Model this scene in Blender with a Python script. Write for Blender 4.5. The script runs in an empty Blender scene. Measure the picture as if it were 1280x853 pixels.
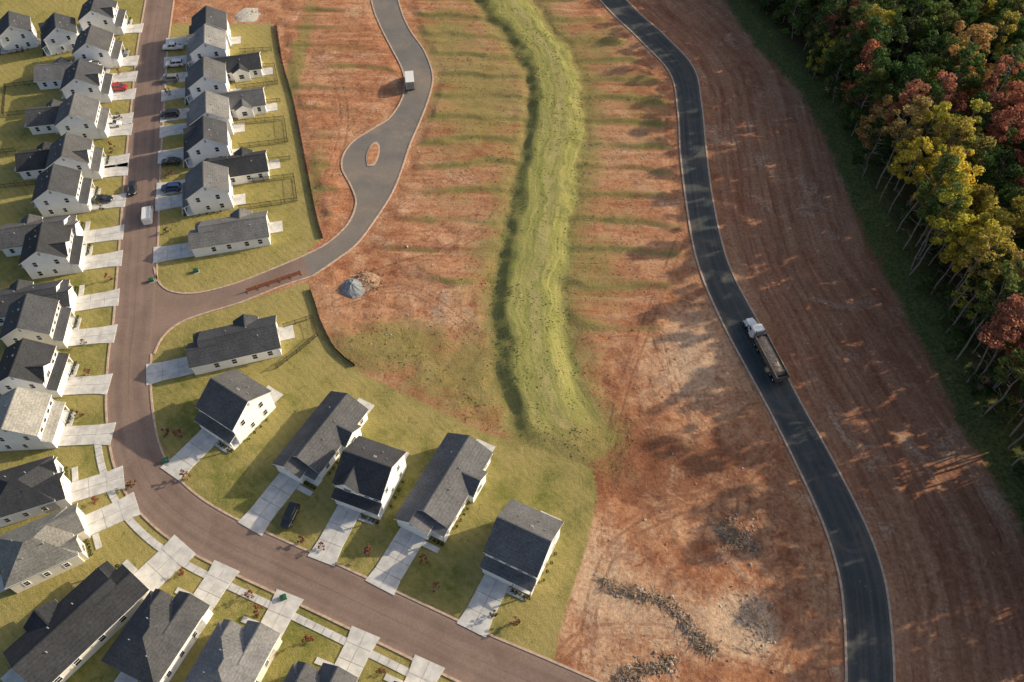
import bpy, math, random
import numpy as np
from mathutils import Vector, Matrix
random.seed(5); RS=np.random.RandomState(11)
sc=bpy.context.scene
CH=130.0; F=995.0; PT=math.radians(53.0); SP,CP=math.sin(PT),math.cos(PT)
def P(x,y,z=0.0):
    v=(426.5-y)/F; t=(CH-z)/(SP-v*CP)
    return (t*(x-640)/F, t*(CP+v*SP))
def PL(l): return [P(a,b) for a,b in l]
# ---------------- camera / light
cam=bpy.data.cameras.new('camera'); co=bpy.data.objects.new('camera',cam); sc.collection.objects.link(co)
co.location=(0,0,CH); co.rotation_euler=(math.radians(37),0,0); cam.lens=28; cam.sensor_width=36
cam.clip_start=1; cam.clip_end=20000; sc.camera=co
AZ=math.radians(19); EL=math.radians(22)
sdir=Vector((math.cos(EL)*math.cos(AZ),math.cos(EL)*math.sin(AZ),math.sin(EL)))
sl=bpy.data.lights.new('sun','SUN'); sl.energy=5.0; sl.angle=math.radians(.6); sl.color=(1,.85,.62)
so=bpy.data.objects.new('sun',sl); so.rotation_euler=sdir.to_track_quat('Z','Y').to_euler(); so.location=(200,80,150); sc.collection.objects.link(so)
w=bpy.data.worlds.new('World'); sc.world=w; w.use_nodes=True; nt=w.node_tree
sk=nt.nodes.new('ShaderNodeTexSky'); sk.sky_type='NISHITA'; sk.sun_disc=False; sk.sun_elevation=EL; sk.sun_rotation=math.radians(90)-AZ; sk.dust_density=4.0
nt.links.new(sk.outputs[0],nt.nodes['Background'].inputs[0]); nt.nodes['Background'].inputs[1].default_value=0.15
sc.view_settings.view_transform='Standard'; sc.view_settings.look='None'; sc.view_settings.exposure=0
# ---------------- node helper
class S:
    def __init__(s,name):
        s.m=bpy.data.materials.new(name); s.m.use_nodes=True; s.t=s.m.node_tree; s.t.nodes.clear()
        s.out=s.n('ShaderNodeOutputMaterial'); s.b=s.n('ShaderNodeBsdfPrincipled'); s.t.links.new(s.b.outputs[0],s.out.inputs[0])
    def n(s,ty,**k):
        a=s.t.nodes.new(ty)
        for q,v in k.items(): setattr(a,q,v)
        return a
    def set(s,inp,v):
        if isinstance(v,bpy.types.NodeSocket): s.t.links.new(v,inp)
        elif isinstance(v,(tuple,list)):
            inp.default_value=tuple(v)+((1,) if len(inp.default_value)==4 and len(v)==3 else ())
        else: inp.default_value=v
    def math(s,op,a,b=0.0,clamp=False):
        q=s.n('ShaderNodeMath',operation=op,use_clamp=clamp); s.set(q.inputs[0],a); s.set(q.inputs[1],b); return q.outputs[0]
    def mr(s,v,a,b,c=0.0,d=1.0):
        q=s.n('ShaderNodeMapRange',interpolation_type='SMOOTHSTEP')
        for i,x in enumerate((v,a,b,c,d)): s.set(q.inputs[i],x)
        return q.outputs[0]
    def mix(s,f,a,b,bl='MIX'):
        q=s.n('ShaderNodeMix',data_type='RGBA',blend_type=bl); s.set(q.inputs[0],f); s.set(q.inputs[6],a); s.set(q.inputs[7],b); return q.outputs[2]
    def noise(s,v,sc_,det=5,ro=.6,dist=0):
        q=s.n('ShaderNodeTexNoise'); 
        if v is not None: s.set(q.inputs['Vector'],v)
        q.inputs['Scale'].default_value=sc_; q.inputs['Detail'].default_value=det; q.inputs['Roughness'].default_value=ro; q.inputs['Distortion'].default_value=dist
        return q.outputs[0]
    def at(s,nm): return s.n('ShaderNodeAttribute',attribute_name=nm).outputs['Fac']
    def pos(s): return s.n('ShaderNodeNewGeometry').outputs['Position']
    def obj(s): return s.n('ShaderNodeTexCoord').outputs['Object']
    def comb(s,x,y,z=0.0):
        q=s.n('ShaderNodeCombineXYZ'); s.set(q.inputs[0],x); s.set(q.inputs[1],y); s.set(q.inputs[2],z); return q.outputs[0]
    def sep(s,v):
        q=s.n('ShaderNodeSeparateXYZ'); s.set(q.inputs[0],v); return q.outputs
    def bump(s,h,st=.5,d=.1):
        q=s.n('ShaderNodeBump'); q.inputs['Strength'].default_value=st; q.inputs['Distance'].default_value=d; s.set(q.inputs['Height'],h); s.t.links.new(q.outputs[0],s.b.inputs['Normal'])
    def fin(s,c,r=.9,spec=.2,metal=0):
        s.set(s.b.inputs['Base Color'],c); s.set(s.b.inputs['Roughness'],r); s.b.inputs['Specular IOR Level'].default_value=spec; s.b.inputs['Metallic'].default_value=metal; return s.m
def simple(name,c,r=.8,var=.15,scl=3.0,spec=.2,metal=0):
    s=S(name); n=s.noise(s.obj(),scl,4); k=s.mr(n,.25,.75,1-var,1+var)
    col=s.mix(1.0,c,s.comb(k,k,k),'MULTIPLY'); return s.fin(col,r,spec,metal)
# ---------------- curves
def cr(pts,step=1.5):
    p=[np.array(a,float) for a in pts]; p=[2*p[0]-p[1]]+p+[2*p[-1]-p[-2]]; out=[]
    for i in range(1,len(p)-2):
        n=max(2,int(np.linalg.norm(p[i+1]-p[i])/step))
        for k in range(n):
            t=k/n; a,b,c,d=p[i-1:i+3]
            out.append(.5*((2*b)+(-a+c)*t+(2*a-5*b+4*c-d)*t*t+(-a+3*b-3*c+d)*t**3))
    out.append(p[-2]); return np.array(out)
def resamp(a,n):
    d=np.r_[0,np.cumsum(np.linalg.norm(np.diff(a,axis=0),axis=1))]; t=np.linspace(0,d[-1],n)
    return np.c_[np.interp(t,d,a[:,0]),np.interp(t,d,a[:,1])]
def normals(a):
    d=np.gradient(a,axis=0); d/=np.linalg.norm(d,axis=1)[:,None]; return np.c_[d[:,1],-d[:,0]]
def sdpoly(x,y,poly):
    poly=np.array(poly); md=np.full(x.shape,1e9); ins=np.zeros(x.shape,bool)
    for i in range(len(poly)):
        ax,ay=poly[i]; bx,by=poly[(i+1)%len(poly)]; ex,ey=bx-ax,by-ay; L=ex*ex+ey*ey+1e-9
        t=np.clip(((x-ax)*ex+(y-ay)*ey)/L,0,1); md=np.minimum(md,np.hypot(x-ax-t*ex,y-ay-t*ey))
        if abs(by-ay)>1e-9:
            c=((ay>y)!=(by>y))&(x<(bx-ax)*(y-ay)/(by-ay)+ax); ins^=c
    return np.where(ins,md,-md)
def dline(x,y,a):
    md=np.full(x.shape,1e9); sg=np.zeros(x.shape); al=np.zeros(x.shape); acc=0
    for i in range(len(a)-1):
        ax,ay=a[i]; bx,by=a[i+1]; ex,ey=bx-ax,by-ay; L=math.hypot(ex,ey)+1e-9
        t=np.clip(((x-ax)*ex+(y-ay)*ey)/L/L,0,1); d=np.hypot(x-ax-t*ex,y-ay-t*ey); m=d<md
        md=np.where(m,d,md); cs=(ex*(y-ay)-ey*(x-ax)); sg=np.where(m,np.sign(cs),sg); al=np.where(m,acc+t*L,al); acc+=L
    return md,sg,al
TT=RS.rand(256,256)
def vn(x,y,s,o=0):
    x=x/s+o; y=y/s+o*1.7; xi=np.floor(x).astype(int); yi=np.floor(y).astype(int); fx=x-xi; fy=y-yi; fx=fx*fx*(3-2*fx); fy=fy*fy*(3-2*fy)
    g=lambda a,b:TT[a&255,b&255]
    return (g(xi,yi)*(1-fx)+g(xi+1,yi)*fx)*(1-fy)+(g(xi,yi+1)*(1-fx)+g(xi+1,yi+1)*fx)*fy
# ---------------- layout
MAINpx=[(212,-80),(200,0),(191,60),(186,120),(181,180),(177,240),(174,300),(171,350),(168,400),(163,440),(161,490),(164,530),(172,570),(190,607),(222,640),(265,668),(315,692),(370,717),(430,745),(510,783),(590,821),(680,860),(780,905),(900,960)]
MAIN=cr(PL(MAINpx)); MN=normals(MAIN); HW=4.0
BU=[(190,325),(196,350),(210,364),(240,368),(280,360),(320,346),(378,322)]
BD=[(390,345),(350,358),(300,378),(260,390),(225,403),(202,422),(189,450)]
GR=[(480,-80),(497,0),(510,35),(530,65),(540,95),(536,120),(525,150),(512,180),(502,210),(490,240),(470,272),(445,305),(415,328),(390,345)]
GL=[(378,322),(410,305),(436,280),(446,255),(441,235),(429,212),(430,195),(442,178),(465,163),(488,148),(503,125),(507,105),(503,85),(490,60),(475,30),(465,0),(450,-80)]
RL=[(690,-80),(750,0),(800,50),(838,92),(848,140),(851,190),(858,250),(868,310),(882,355),(907,410),(935,462),(962,512),(996,580),(1030,655),(1050,720),(1057,780),(1059,853),(1058,980)]
RR=[(725,-80),(782,0),(830,45),(866,85),(876,130),(882,190),(890,250),(903,310),(918,350),(945,400),(974,455),(1003,510),(1042,580),(1082,660),(1103,720),(1112,780),(1116,853),(1116,980)]
cBU,cBD,cGR,cGL=[cr(PL(a),1.2) for a in (BU,BD,GR,GL)]
brownpoly=np.vstack([cBU,cBD,PL([(176,450),(172,330)])]); graypoly=np.vstack([cGR,cGL])
cRL=resamp(cr(PL(RL)),220); cRR=resamp(cr(PL(RR)),220); RC=(cRL+cRR)/2
SW=cr(PL([(600,-80),(632,0),(664,45),(692,92),(697,135),(691,190),(680,250),(668,310),(662,365),(664,425),(674,485),(694,535),(735,582)]))
LAWN=[PL([(-900,-80),(212,-80)]+MAINpx[1:]+[(900,1150),(-900,1150)]),
 PL([(200,30),(340,30),(352,80),(366,130),(380,200),(394,270),(403,298),(378,322),(320,346),(280,360),(240,368),(210,364),(185,345),(178,200)]),
 PL([(165,470),(189,440),(205,420),(225,402),(300,378),(385,352),(392,368),(400,402),(420,437),(450,465),(520,498),(600,538),(680,563),(742,584),(748,620),(735,680),(715,740),(698,800),(692,845),(680,860),(510,783),(265,668),(172,570)])]
TREEL=[(900,-80),(945,0),(985,40),(1010,90),(1050,140),(1090,220),(1122,300),(1152,375),(1192,450),(1240,545),(1305,660),(1420,860),(1500,1050)]
GRASSL=[(850,-80),(905,0),(945,60),(1000,115),(1035,180),(1062,250),(1095,325),(1128,385),(1162,450),(1208,545),(1265,640),(1350,860),(1390,1050)]
FOR=PL(TREEL+[(2600,1050),(2600,-80)]); FG=PL(GRASSL+[(2600,1050),(2600,-80)])
FIELD=[PL([(500,-80),(590,-60),(622,20),(665,80),(665,140),(650,220),(640,290),(620,340),(560,370),(470,310),(500,240),(530,160),(548,90),(520,30)]),
 PL([(660,-60),(740,0),(840,120),(846,200),(860,300),(830,420),(745,450),(700,380),(695,250),(718,120),(690,50)]),
 PL([(350,-60),(450,-60),(500,80),(500,120),(430,180),(425,215),(440,250),(405,290),(385,200),(360,100)])]
WEED=[(620,470,20,13,.70),(600,120,17,34,.56),(560,50,12,20,.58),(735,340,10,14,.5),(720,480,8,12,.55),(570,250,12,14,.26),(490,435,16,8,.7),(560,470,12,6,.6),(800,130,10,22,.35),(362,110,2.5,45,.7),(700,560,16,8,.55),(800,560,14,6,.2),(388,240,3,22,.5),(740,60,14,20,.42),(860,330,8,12,.2),(430,60,8,12,.22),(770,260,10,16,.3)]
TONE=[(865,430,9,13,.65),(820,480,12,8,.35),(800,760,18,7,.55),(940,775,5,5,1.3),(740,690,8,10,.65),(560,300,14,8,.4),(560,395,10,5,.4),(800,600,14,6,-1),(860,570,14,5,-.9),(960,640,10,10,-.5),(1000,760,8,8,-.6),(760,540,8,7,-.7),(460,390,10,5,.2),(900,800,14,4,.5),(440,60,16,10,-.3),(780,260,8,20,.25),(1010,250,8,14,-.3),(1180,700,20,14,-.4),(430,120,12,18,-.35)]
TRK=[[(880,300),(905,380),(940,470),(985,560),(1020,640),(1040,720),(1044,850)],[(820,420),(850,500),(900,560),(930,630),(900,700),(840,720)],[(760,600),(790,560),(850,545),(900,565),(905,600),(870,625),(800,628),(765,610)],[(730,850),(738,760),(770,680),(840,640),(930,600),(965,560)],
 [(960,850),(990,780),(985,700),(950,640)],[(905,130),(915,230),(940,330),(985,430),(1040,540),(1100,650),(1140,760),(1150,860)],[(930,120),(955,230),(985,330),(1040,440),(1110,560),(1180,700),(1210,860)],[(880,80),(925,180),(935,260),(960,340)],
 [(470,340),(540,320),(600,290),(640,240)],[(420,380),(500,360),(560,390),(600,430)],[(385,60),(420,100),(430,160),(410,220)],[(850,300),(810,400),(780,480),(760,560)],[(700,820),(740,790),(830,790),(920,820),(1000,840)],[(1180,720),(1230,760),(1200,820),(1150,800),(1160,740)]]
def fields(x,y,full=False):
    r={}
    dm,_,_=dline(x,y,MAIN[::4]); dr,sr,ar=dline(x,y,RC[::6]); ds,ss,as_=dline(x,y,SW[::4])
    sb=np.maximum(sdpoly(x,y,brownpoly[::3]),sdpoly(x,y,graypoly[::2]))
    r['lawn']=np.maximum.reduce([sdpoly(x,y,p) for p in LAWN]); r['fg']=sdpoly(x,y,FG)
    r['dr']=dr*sr; r['ar']=ar; r['asw']=as_
    r['ds']=ds*ss+1.8*(vn(x,y,8,61)-.5)+1.2*(vn(x,y,2.6,71)-.5)
    road=np.minimum.reduce([dm-HW-.5,-sb-.4,dr-5.2]); r['road']=road
    fm=np.maximum.reduce([np.clip(sdpoly(x,y,p)/3+.3,0,1) for p in FIELD]); r['field']=fm
    wd=np.zeros(x.shape)
    for a,b,rx,ry,am in WEED:
        cx,cy=P(a,b); wd=np.maximum(wd,am*np.exp(-((x-cx)/rx)**2-((y-cy)/ry)**2))
    wd=np.maximum(wd,.75*np.exp(-np.maximum(ds-6,0)/7)*(as_<SWL-.5)); r['weed']=wd
    tn=np.zeros(x.shape)
    for a,b,rx,ry,am in TONE:
        cx,cy=P(a,b); tn+=am*np.exp(-((x-cx)/rx)**2-((y-cy)/ry)**2)
    r['tone']=tn
    ph=(y+.05*x+4.0*(vn(x,y,25)-.5)+2.0*(vn(x,y,6,3)-.5))/9.4; fr=ph-np.floor(ph); r['fr']=fr
    ph2=(y+.08*x+3.0*(vn(x,y,12,13)-.5))/3.3; r['fr2']=ph2-np.floor(ph2)
    brk=np.clip(vn(x,y,11,31)*2.0-.3,0,1)
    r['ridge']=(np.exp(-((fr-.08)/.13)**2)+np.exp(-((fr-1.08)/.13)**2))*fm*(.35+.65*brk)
    r['brk']=brk
    if full:
        tk=np.full(x.shape,99.0)
        for t in TRK:
            d_,_,_=dline(x,y,cr(PL(t),4)); tk=np.minimum(tk,np.abs(d_-.95))
        r['trk']=tk
    return r
SWL=float(np.sum(np.linalg.norm(np.diff(SW[::4],axis=0),axis=1)))
def sst(a,b,x):
    t=np.clip((x-a)/(b-a),0,1); return t*t*(3-2*t)
def height(x,y,r=None):
    x=np.asarray(x,float); y=np.asarray(y,float)
    if r is None: r=fields(x,y)
    fade=np.clip(np.minimum(r['road'],-r['lawn'])/3,0,1)
    fr=r['fr']; amp=(.28+.36*r['brk'])
    h=r['field']*amp*np.minimum(fr/.13,1)*(1-fr)
    h+=r['field']*.12*np.abs(r['fr2']*2-1)*vn(x,y,8,44)*1.6
    h+=r['field']*.16*(vn(x*.2,y,1.4,5)-.5)
    nf=1-r['field']*.45
    h+=nf*(.50*(vn(x,y,10,2)-.5)+.30*(vn(x,y,3.5,7)-.5)+.20*(vn(x,y,1.5,4)-.5))
    endf=np.clip((SWL-r['asw'])/18,0,1); d=r['ds']
    bm_=sst(-7.5,-3.6,d)*(1-sst(2.6,7.2,d))
    h=h*(1-bm_*endf*.5)+endf*(.95*bm_-.3*np.exp(-((d+7.8)/1.5)**2)-.15*np.exp(-((d-7.6)/1.2)**2))
    h+=.35*np.clip(r['fg']/6,0,1)
    return h*fade-.02
# ---------------- ground
def axis(a,b,st,far):
    o=[];d=st
    q=b
    while q<far: d*=1.35; q+=d; o.append(q)
    o2=[];d=st;q=a
    while q>-far: d*=1.35; q-=d; o2.append(q)
    return np.r_[o2[::-1],np.arange(a,b+1e-6,st),o]
gx=axis(-190,215,.55,4000); gy=axis(0,272,.55,4000); X,Y=np.meshgrid(gx,gy); nx,ny=len(gx),len(gy)
x=X.ravel();y=Y.ravel(); fr_=fields(x,y,True); z=height(x,y,fr_)
outd=np.maximum.reduce([np.abs(x-12)-203,np.abs(y-130)-150]); fr_['fg']=np.maximum(fr_['fg'],outd)
z=np.where(outd>2,-.02,z)
me=bpy.data.meshes.new('ground'); me.vertices.add(nx*ny); me.vertices.foreach_set('co',np.c_[x,y,z].astype('f4').ravel())
i=np.arange(nx*ny).reshape(ny,nx); q=np.stack([i[:-1,:-1],i[:-1,1:],i[1:,1:],i[1:,:-1]],-1).reshape(-1,4)
me.loops.add(q.size); me.loops.foreach_set('vertex_index',q.ravel().astype('i4')); me.polygons.add(len(q)); me.polygons.foreach_set('loop_start',(np.arange(len(q))*4).astype('i4'))
me.polygons.foreach_set('loop_total',np.full(len(q),4,'i4')); me.update(calc_edges=True); me.polygons.foreach_set('use_smooth',np.ones(len(q),bool))
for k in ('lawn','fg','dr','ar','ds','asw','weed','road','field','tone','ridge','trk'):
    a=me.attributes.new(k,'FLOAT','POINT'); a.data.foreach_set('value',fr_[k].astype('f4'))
g=bpy.data.objects.new('ground',me); sc.collection.objects.link(g)
def ground_mat():
    s=S('ground_soil_and_grass'); p=s.pos(); o=s.sep(p)
    big=s.noise(p,.035,5,.6); mid=s.noise(p,.22,6,.65,.4); fine=s.noise(p,1.6,6,.7); vf=s.noise(p,6,3,.7); med=s.noise(p,.6,6,.7,.8)
    hor=s.noise(s.comb(s.math('MULTIPLY',o[0],.07),s.math('MULTIPLY',o[1],.6)),1.0,6,.65,.6)
    tr=s.noise(s.comb(s.math('MULTIPLY',s.at('dr'),.6),s.math('MULTIPLY',s.at('ar'),.03)),1.0,5,.65,.3)
    sw=s.noise(s.comb(s.math('MULTIPLY',s.at('ds'),.9),s.math('MULTIPLY',s.at('asw'),.06)),1.0,6,.7,.4)
    rs=s.mr(s.at('dr'),2.0,8.0)
    near=s.mr(s.at('dr'),-14,-5)
    left=s.mix(s.at('field'),s.comb(mid,mid,mid),s.comb(hor,hor,hor))
    stf=s.sep(s.mix(s.math('MULTIPLY',near,.7),left,s.comb(tr,tr,tr)))[0]
    base=s.mix(s.mr(mid,.3,.72),(.34,.145,.078),(.49,.25,.14))
    base=s.mix(s.mr(big,.42,.66,0,.55),base,(.53,.34,.205))
    base=s.mix(s.mr(stf,.50,.70,0,.55),base,(.60,.405,.26))
    base=s.mix(s.mr(stf,.47,.32,0,.65),base,(.24,.095,.052))
    base=s.mix(s.mr(med,.50,.36,0,.5),base,(.22,.088,.052))
    base=s.mix(s.math('MULTIPLY',rs,.6),base,s.mix(s.mr(tr,.35,.65),(.25,.11,.07),(.41,.22,.14)))
    tn=s.math('ADD',s.at('tone'),s.math('MULTIPLY',s.math('SUBTRACT',med,.5),1.6))
    base=s.mix(s.mr(tn,.15,1.0,0,.75),base,(.62,.46,.32)); base=s.mix(s.mr(tn,-.15,-1.0,0,.75),base,(.21,.085,.048))
    pale=s.math('MULTIPLY',s.mr(s.noise(p,.09,6,.65,1.0),.55,.68),s.mr(fine,.3,.6))
    base=s.mix(s.math('MULTIPLY',pale,.5),base,(.60,.45,.32))
    k=s.mr(fine,.2,.8,.64,1.30); base=s.mix(1.0,base,s.comb(k,k,k),'MULTIPLY')
    tkm=s.math('MULTIPLY',s.mr(s.at('trk'),.42,.12),s.mr(mid,.35,.6,.15,.55)); base=s.mix(tkm,base,(.20,.09,.055))
    # weeds
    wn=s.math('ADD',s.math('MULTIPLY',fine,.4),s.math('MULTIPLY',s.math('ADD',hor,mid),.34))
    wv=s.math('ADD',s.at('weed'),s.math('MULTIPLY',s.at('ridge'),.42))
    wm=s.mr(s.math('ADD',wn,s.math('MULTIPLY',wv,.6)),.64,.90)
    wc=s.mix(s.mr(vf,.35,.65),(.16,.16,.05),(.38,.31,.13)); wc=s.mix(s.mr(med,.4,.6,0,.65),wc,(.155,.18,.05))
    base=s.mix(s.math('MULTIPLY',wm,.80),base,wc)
    # berm grass
    dsn=s.math('ADD',s.at('ds'),s.math('MULTIPLY',s.math('SUBTRACT',med,.5),7.0))
    wl=s.mr(s.at('asw'),0,SWL,-6.6,-8.4); wr=s.mr(s.at('asw'),0,SWL,5.0,8.2)
    sm=s.math('MULTIPLY',s.mr(s.math('SUBTRACT',dsn,wl),-.8,1.6),s.mr(s.math('SUBTRACT',dsn,wr),1.6,-.8)); sm=s.math('MULTIPLY',sm,s.mr(s.math('ADD',s.at('asw'),s.math('MULTIPLY',med,16)),SWL+8,SWL-8))
    sc1=s.mix(s.mr(sw,.36,.66),(.20,.225,.06),(.42,.37,.145)); sc1=s.mix(s.mr(med,.4,.62,0,.5),sc1,(.27,.275,.085)); sc1=s.mix(s.mr(vf,.45,.75,0,.5),sc1,(.38,.34,.14))
    sc1=s.mix(s.mr(s.at('ds'),-3.4,-6.0,0,.65),sc1,s.mix(s.mr(fine,.3,.7),(.12,.14,.04),(.27,.23,.09)))  # left slope grass darkened: the berm's shaded side is painted into its colour
    sc1=s.mix(s.math('MULTIPLY',s.mr(s.math('ABSOLUTE',s.math('SUBTRACT',s.at('ds'),1.2)),1.8,.3),s.mr(mid,.35,.6,0,.45)),sc1,(.48,.40,.21))
    sc1=s.mix(s.mr(med,.62,.72,0,.5),sc1,(.44,.30,.16))
    base=s.mix(s.math('MULTIPLY',sm,.93),base,sc1)
    # lawn
    ln=s.math('ADD',s.at('lawn'),s.math('MULTIPLY',s.math('SUBTRACT',fine,.5),2.2)); lm=s.mr(ln,-.15,.45)
    lc=s.mix(s.mr(mid,.3,.7),(.135,.15,.036),(.26,.24,.07)); lc=s.mix(s.mr(fine,.4,.75,0,.5),lc,(.32,.28,.105))
    yel=s.mr(s.math('ADD',big,s.math('MULTIPLY',mid,.5)),.60,.84,0,.8); lc=s.mix(yel,lc,(.38,.315,.12))
    lc=s.mix(s.mr(o[1],95,135,0,.4),lc,(.40,.33,.12))
    lc=s.mix(s.mr(med,.56,.72,0,.55),lc,(.36,.255,.12)); lc=s.mix(s.mr(med,.44,.32,0,.55),lc,(.10,.125,.03))
    edg=s.mr(s.at('lawn'),9,2); lc=s.mix(s.math('MULTIPLY',edg,s.mr(fine,.3,.6,.1,.4)),lc,(.40,.31,.14))
    stp=s.n('ShaderNodeTexWave'); stp.inputs['Scale'].default_value=.32; stp.inputs['Distortion'].default_value=1.2; s.set(stp.inputs['Vector'],p)
    stp.bands_direction='DIAGONAL'; lc=s.mix(s.math('MULTIPLY',stp.outputs[1],.16),lc,(.12,.14,.04))
    kk=s.mr(vf,.2,.8,.70,1.28); lc=s.mix(1.0,lc,s.comb(kk,kk,kk),'MULTIPLY')
    base=s.mix(lm,base,lc)
    # forest margin
    fn=s.math('ADD',s.at('fg'),s.math('MULTIPLY',s.math('SUBTRACT',mid,.5),5)); fm=s.mr(fn,-1.2,1.2)
    fc=s.mix(s.mr(fine,.35,.65),(.06,.085,.028),(.16,.16,.06)); fc=s.mix(s.mr(fn,6,14),fc,(.07,.055,.03))
    base=s.mix(fm,base,fc)
    hh=s.math('ADD',s.math('ADD',s.math('MULTIPLY',fine,.5),s.math('MULTIPLY',vf,.22)),s.math('ADD',s.math('MULTIPLY',stf,.5),s.math('MULTIPLY',med,.5)))
    hh=s.math('SUBTRACT',hh,s.math('MULTIPLY',tkm,.3))
    s.bump(hh,.8,.34)
    return s.fin(base,.95,.05)
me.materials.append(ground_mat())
# ---------------- mesh builder
import bmesh
class MB:
    def __init__(s): s.v=[];s.f=[];s.m=[];s.uv=None
    def add(s,vs,fs,mi=0):
        o=len(s.v); s.v+= [tuple(a) for a in vs]
        for f in fs: s.f.append(tuple(o+k for k in f)); s.m.append(mi)
    def box(s,x0,x1,y0,y1,z0,z1,mi=0,b=None):
        x0,x1=min(x0,x1),max(x0,x1); y0,y1=min(y0,y1),max(y0,y1)
        s.add([(x0,y0,z0),(x1,y0,z0),(x1,y1,z0),(x0,y1,z0),(x0,y0,z1),(x1,y0,z1),(x1,y1,z1),(x0,y1,z1)],[(0,3,2,1),(4,5,6,7),(0,1,5,4),(1,2,6,5),(2,3,7,6),(3,0,4,7)],mi)
    def slab(s,pts,th,mt=0,ms=1):
        n=len(pts); s.add(pts,[tuple(range(n))],mt); lo=[(a,b,c-th) for a,b,c in pts]
        o=list(pts)+lo; s.add(o,[tuple(range(2*n-1,n-1,-1))]+[(i,n+i,n+(i+1)%n,(i+1)%n) for i in range(n)],ms)
    def cyl(s,p0,p1,r0,r1,n=8,mi=0,cap=True):
        p0=Vector(p0);p1=Vector(p1); d=(p1-p0).normalized(); a=d.orthogonal().normalized(); b=d.cross(a)
        vs=[p0+(a*math.cos(2*math.pi*i/n)+b*math.sin(2*math.pi*i/n))*r0 for i in range(n)]+[p1+(a*math.cos(2*math.pi*i/n)+b*math.sin(2*math.pi*i/n))*r1 for i in range(n)]
        fs=[(i,(i+1)%n,n+(i+1)%n,n+i) for i in range(n)]
        if cap: fs+=[tuple(range(n-1,-1,-1)),tuple(range(n,2*n))]
        s.add(vs,fs,mi)
    def loft(s,secs,mi=0,cap=True):
        vs=[]
        for (x_,w_,z0,z1,c) in secs:
            vs+=[(x_,-w_,z0+c),(x_,-w_,z1-c),(x_,-w_+c,z1),(x_,w_-c,z1),(x_,w_,z1-c),(x_,w_,z0+c),(x_,w_-c,z0),(x_,-w_+c,z0)]
        fs=[]
        for k in range(len(secs)-1):
            for i in range(8): fs.append((k*8+i,k*8+(i+1)%8,(k+1)*8+(i+1)%8,(k+1)*8+i))
        if cap: fs+=[tuple(range(7,-1,-1)),tuple(range((len(secs)-1)*8,len(secs)*8))]
        s.add(vs,fs,mi)
    def mesh(s,name,mats,smooth=False):
        m=bpy.data.meshes.new(name); m.from_pydata(s.v,[],s.f)
        for a in mats: m.materials.append(a)
        m.polygons.foreach_set('material_index',np.array(s.m,'i4'))
        if smooth: m.polygons.foreach_set('use_smooth',np.ones(len(s.f),bool))
        bm=bmesh.new(); bm.from_mesh(m); bmesh.ops.recalc_face_normals(bm,faces=bm.faces); bm.to_mesh(m); bm.free()
        m.update(); return m
def link(name,data,loc=(0,0,0),rz=0,parent=None,scale=1):
    o=bpy.data.objects.new(name,data); sc.collection.objects.link(o); o.location=loc; o.rotation_euler=(0,0,rz); o.scale=(scale,)*3 if not isinstance(scale,tuple) else scale
    if parent: o.parent=parent
    return o
# ---------------- roads
def asphalt(name,c1,c2,seam=True,dust=None,dustamt=.4):
    s=S(name); p=s.pos(); a=s.noise(p,.15,5,.6); f=s.noise(p,2.5,4,.7); uvn=s.n('ShaderNodeUVMap',uv_map='UVMap').outputs[0]; uo=s.sep(uvn)
    c=s.mix(s.mr(a,.3,.7),c1,c2)
    st=s.noise(s.comb(s.math('MULTIPLY',uo[0],9),s.math('MULTIPLY',uo[1],.03)),1,4,.6); c=s.mix(s.mr(st,.4,.7,0,.35),c,c2 if dust is None else dust)
    if seam:
        d=s.math('ABSOLUTE',s.math('SUBTRACT',uo[0],.5)); c=s.mix(s.mr(d,.010,.004,0,.28),c,(.02,.02,.02))
        e=s.mr(s.math('ABSOLUTE',s.math('SUBTRACT',d,.25)),.10,.0,0,.14); c=s.mix(e,c,(.02,.018,.017))
    if dust is not None:
        dn=s.noise(p,.12,6,.7,1.0); c=s.mix(s.math('MULTIPLY',s.mr(dn,.5,.7),dustamt),c,dust)
        ed=s.mr(s.math('ADD',s.math('ABSOLUTE',s.math('SUBTRACT',uo[0],.5)),s.math('MULTIPLY',f,.06)),.42,.54,0,.6); c=s.mix(ed,c,dust)
    k=s.mr(f,.2,.8,.86,1.14); c=s.mix(1.0,c,s.comb(k,k,k),'MULTIPLY'); s.bump(f,.3,.03)
    return s.fin(c,.85,.25)
m_brown=asphalt('brown_asphalt',(.19,.135,.112),(.25,.18,.15),True,(.31,.22,.17),.45)
m_gray=asphalt('gray_asphalt',(.155,.15,.145),(.205,.19,.175),True,(.32,.235,.175),.5)
m_dark=asphalt('dark_asphalt',(.043,.054,.060),(.070,.081,.086),True,(.17,.14,.11),.45)
m_kerb=simple('kerb_concrete',(.48,.36,.28),.85,.25,1.5)
m_conc=simple('driveway_concrete',(.56,.55,.53),.85,.18,.6)
def strip(name,L,R,z,m,th=0):
    n=len(L); vs=[(a[0],a[1],z) for a in L]+[(a[0],a[1],z) for a in R]; fs=[(i,i+1,n+i+1,n+i) for i in range(n-1)]
    d=np.r_[0,np.cumsum(np.linalg.norm(np.diff((np.array(L)+np.array(R))/2,axis=0),axis=1))]
    me=bpy.data.meshes.new(name); me.from_pydata(vs,[],fs); uv=me.uv_layers.new(name='UVMap')
    for l in me.loops:
        k=l.vertex_index; uv.data[l.index].uv=(0 if k<n else 1,d[k%n])
    if me.polygons[0].normal.z<0: me.flip_normals()
    me.materials.append(m); return link(name,me)
strip('brown_street',MAIN-MN*HW,MAIN+MN*HW,.05,m_brown)
strip('construction_road',cRL,cRR,.05,m_dark)
from mathutils.geometry import tessellate_polygon
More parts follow.
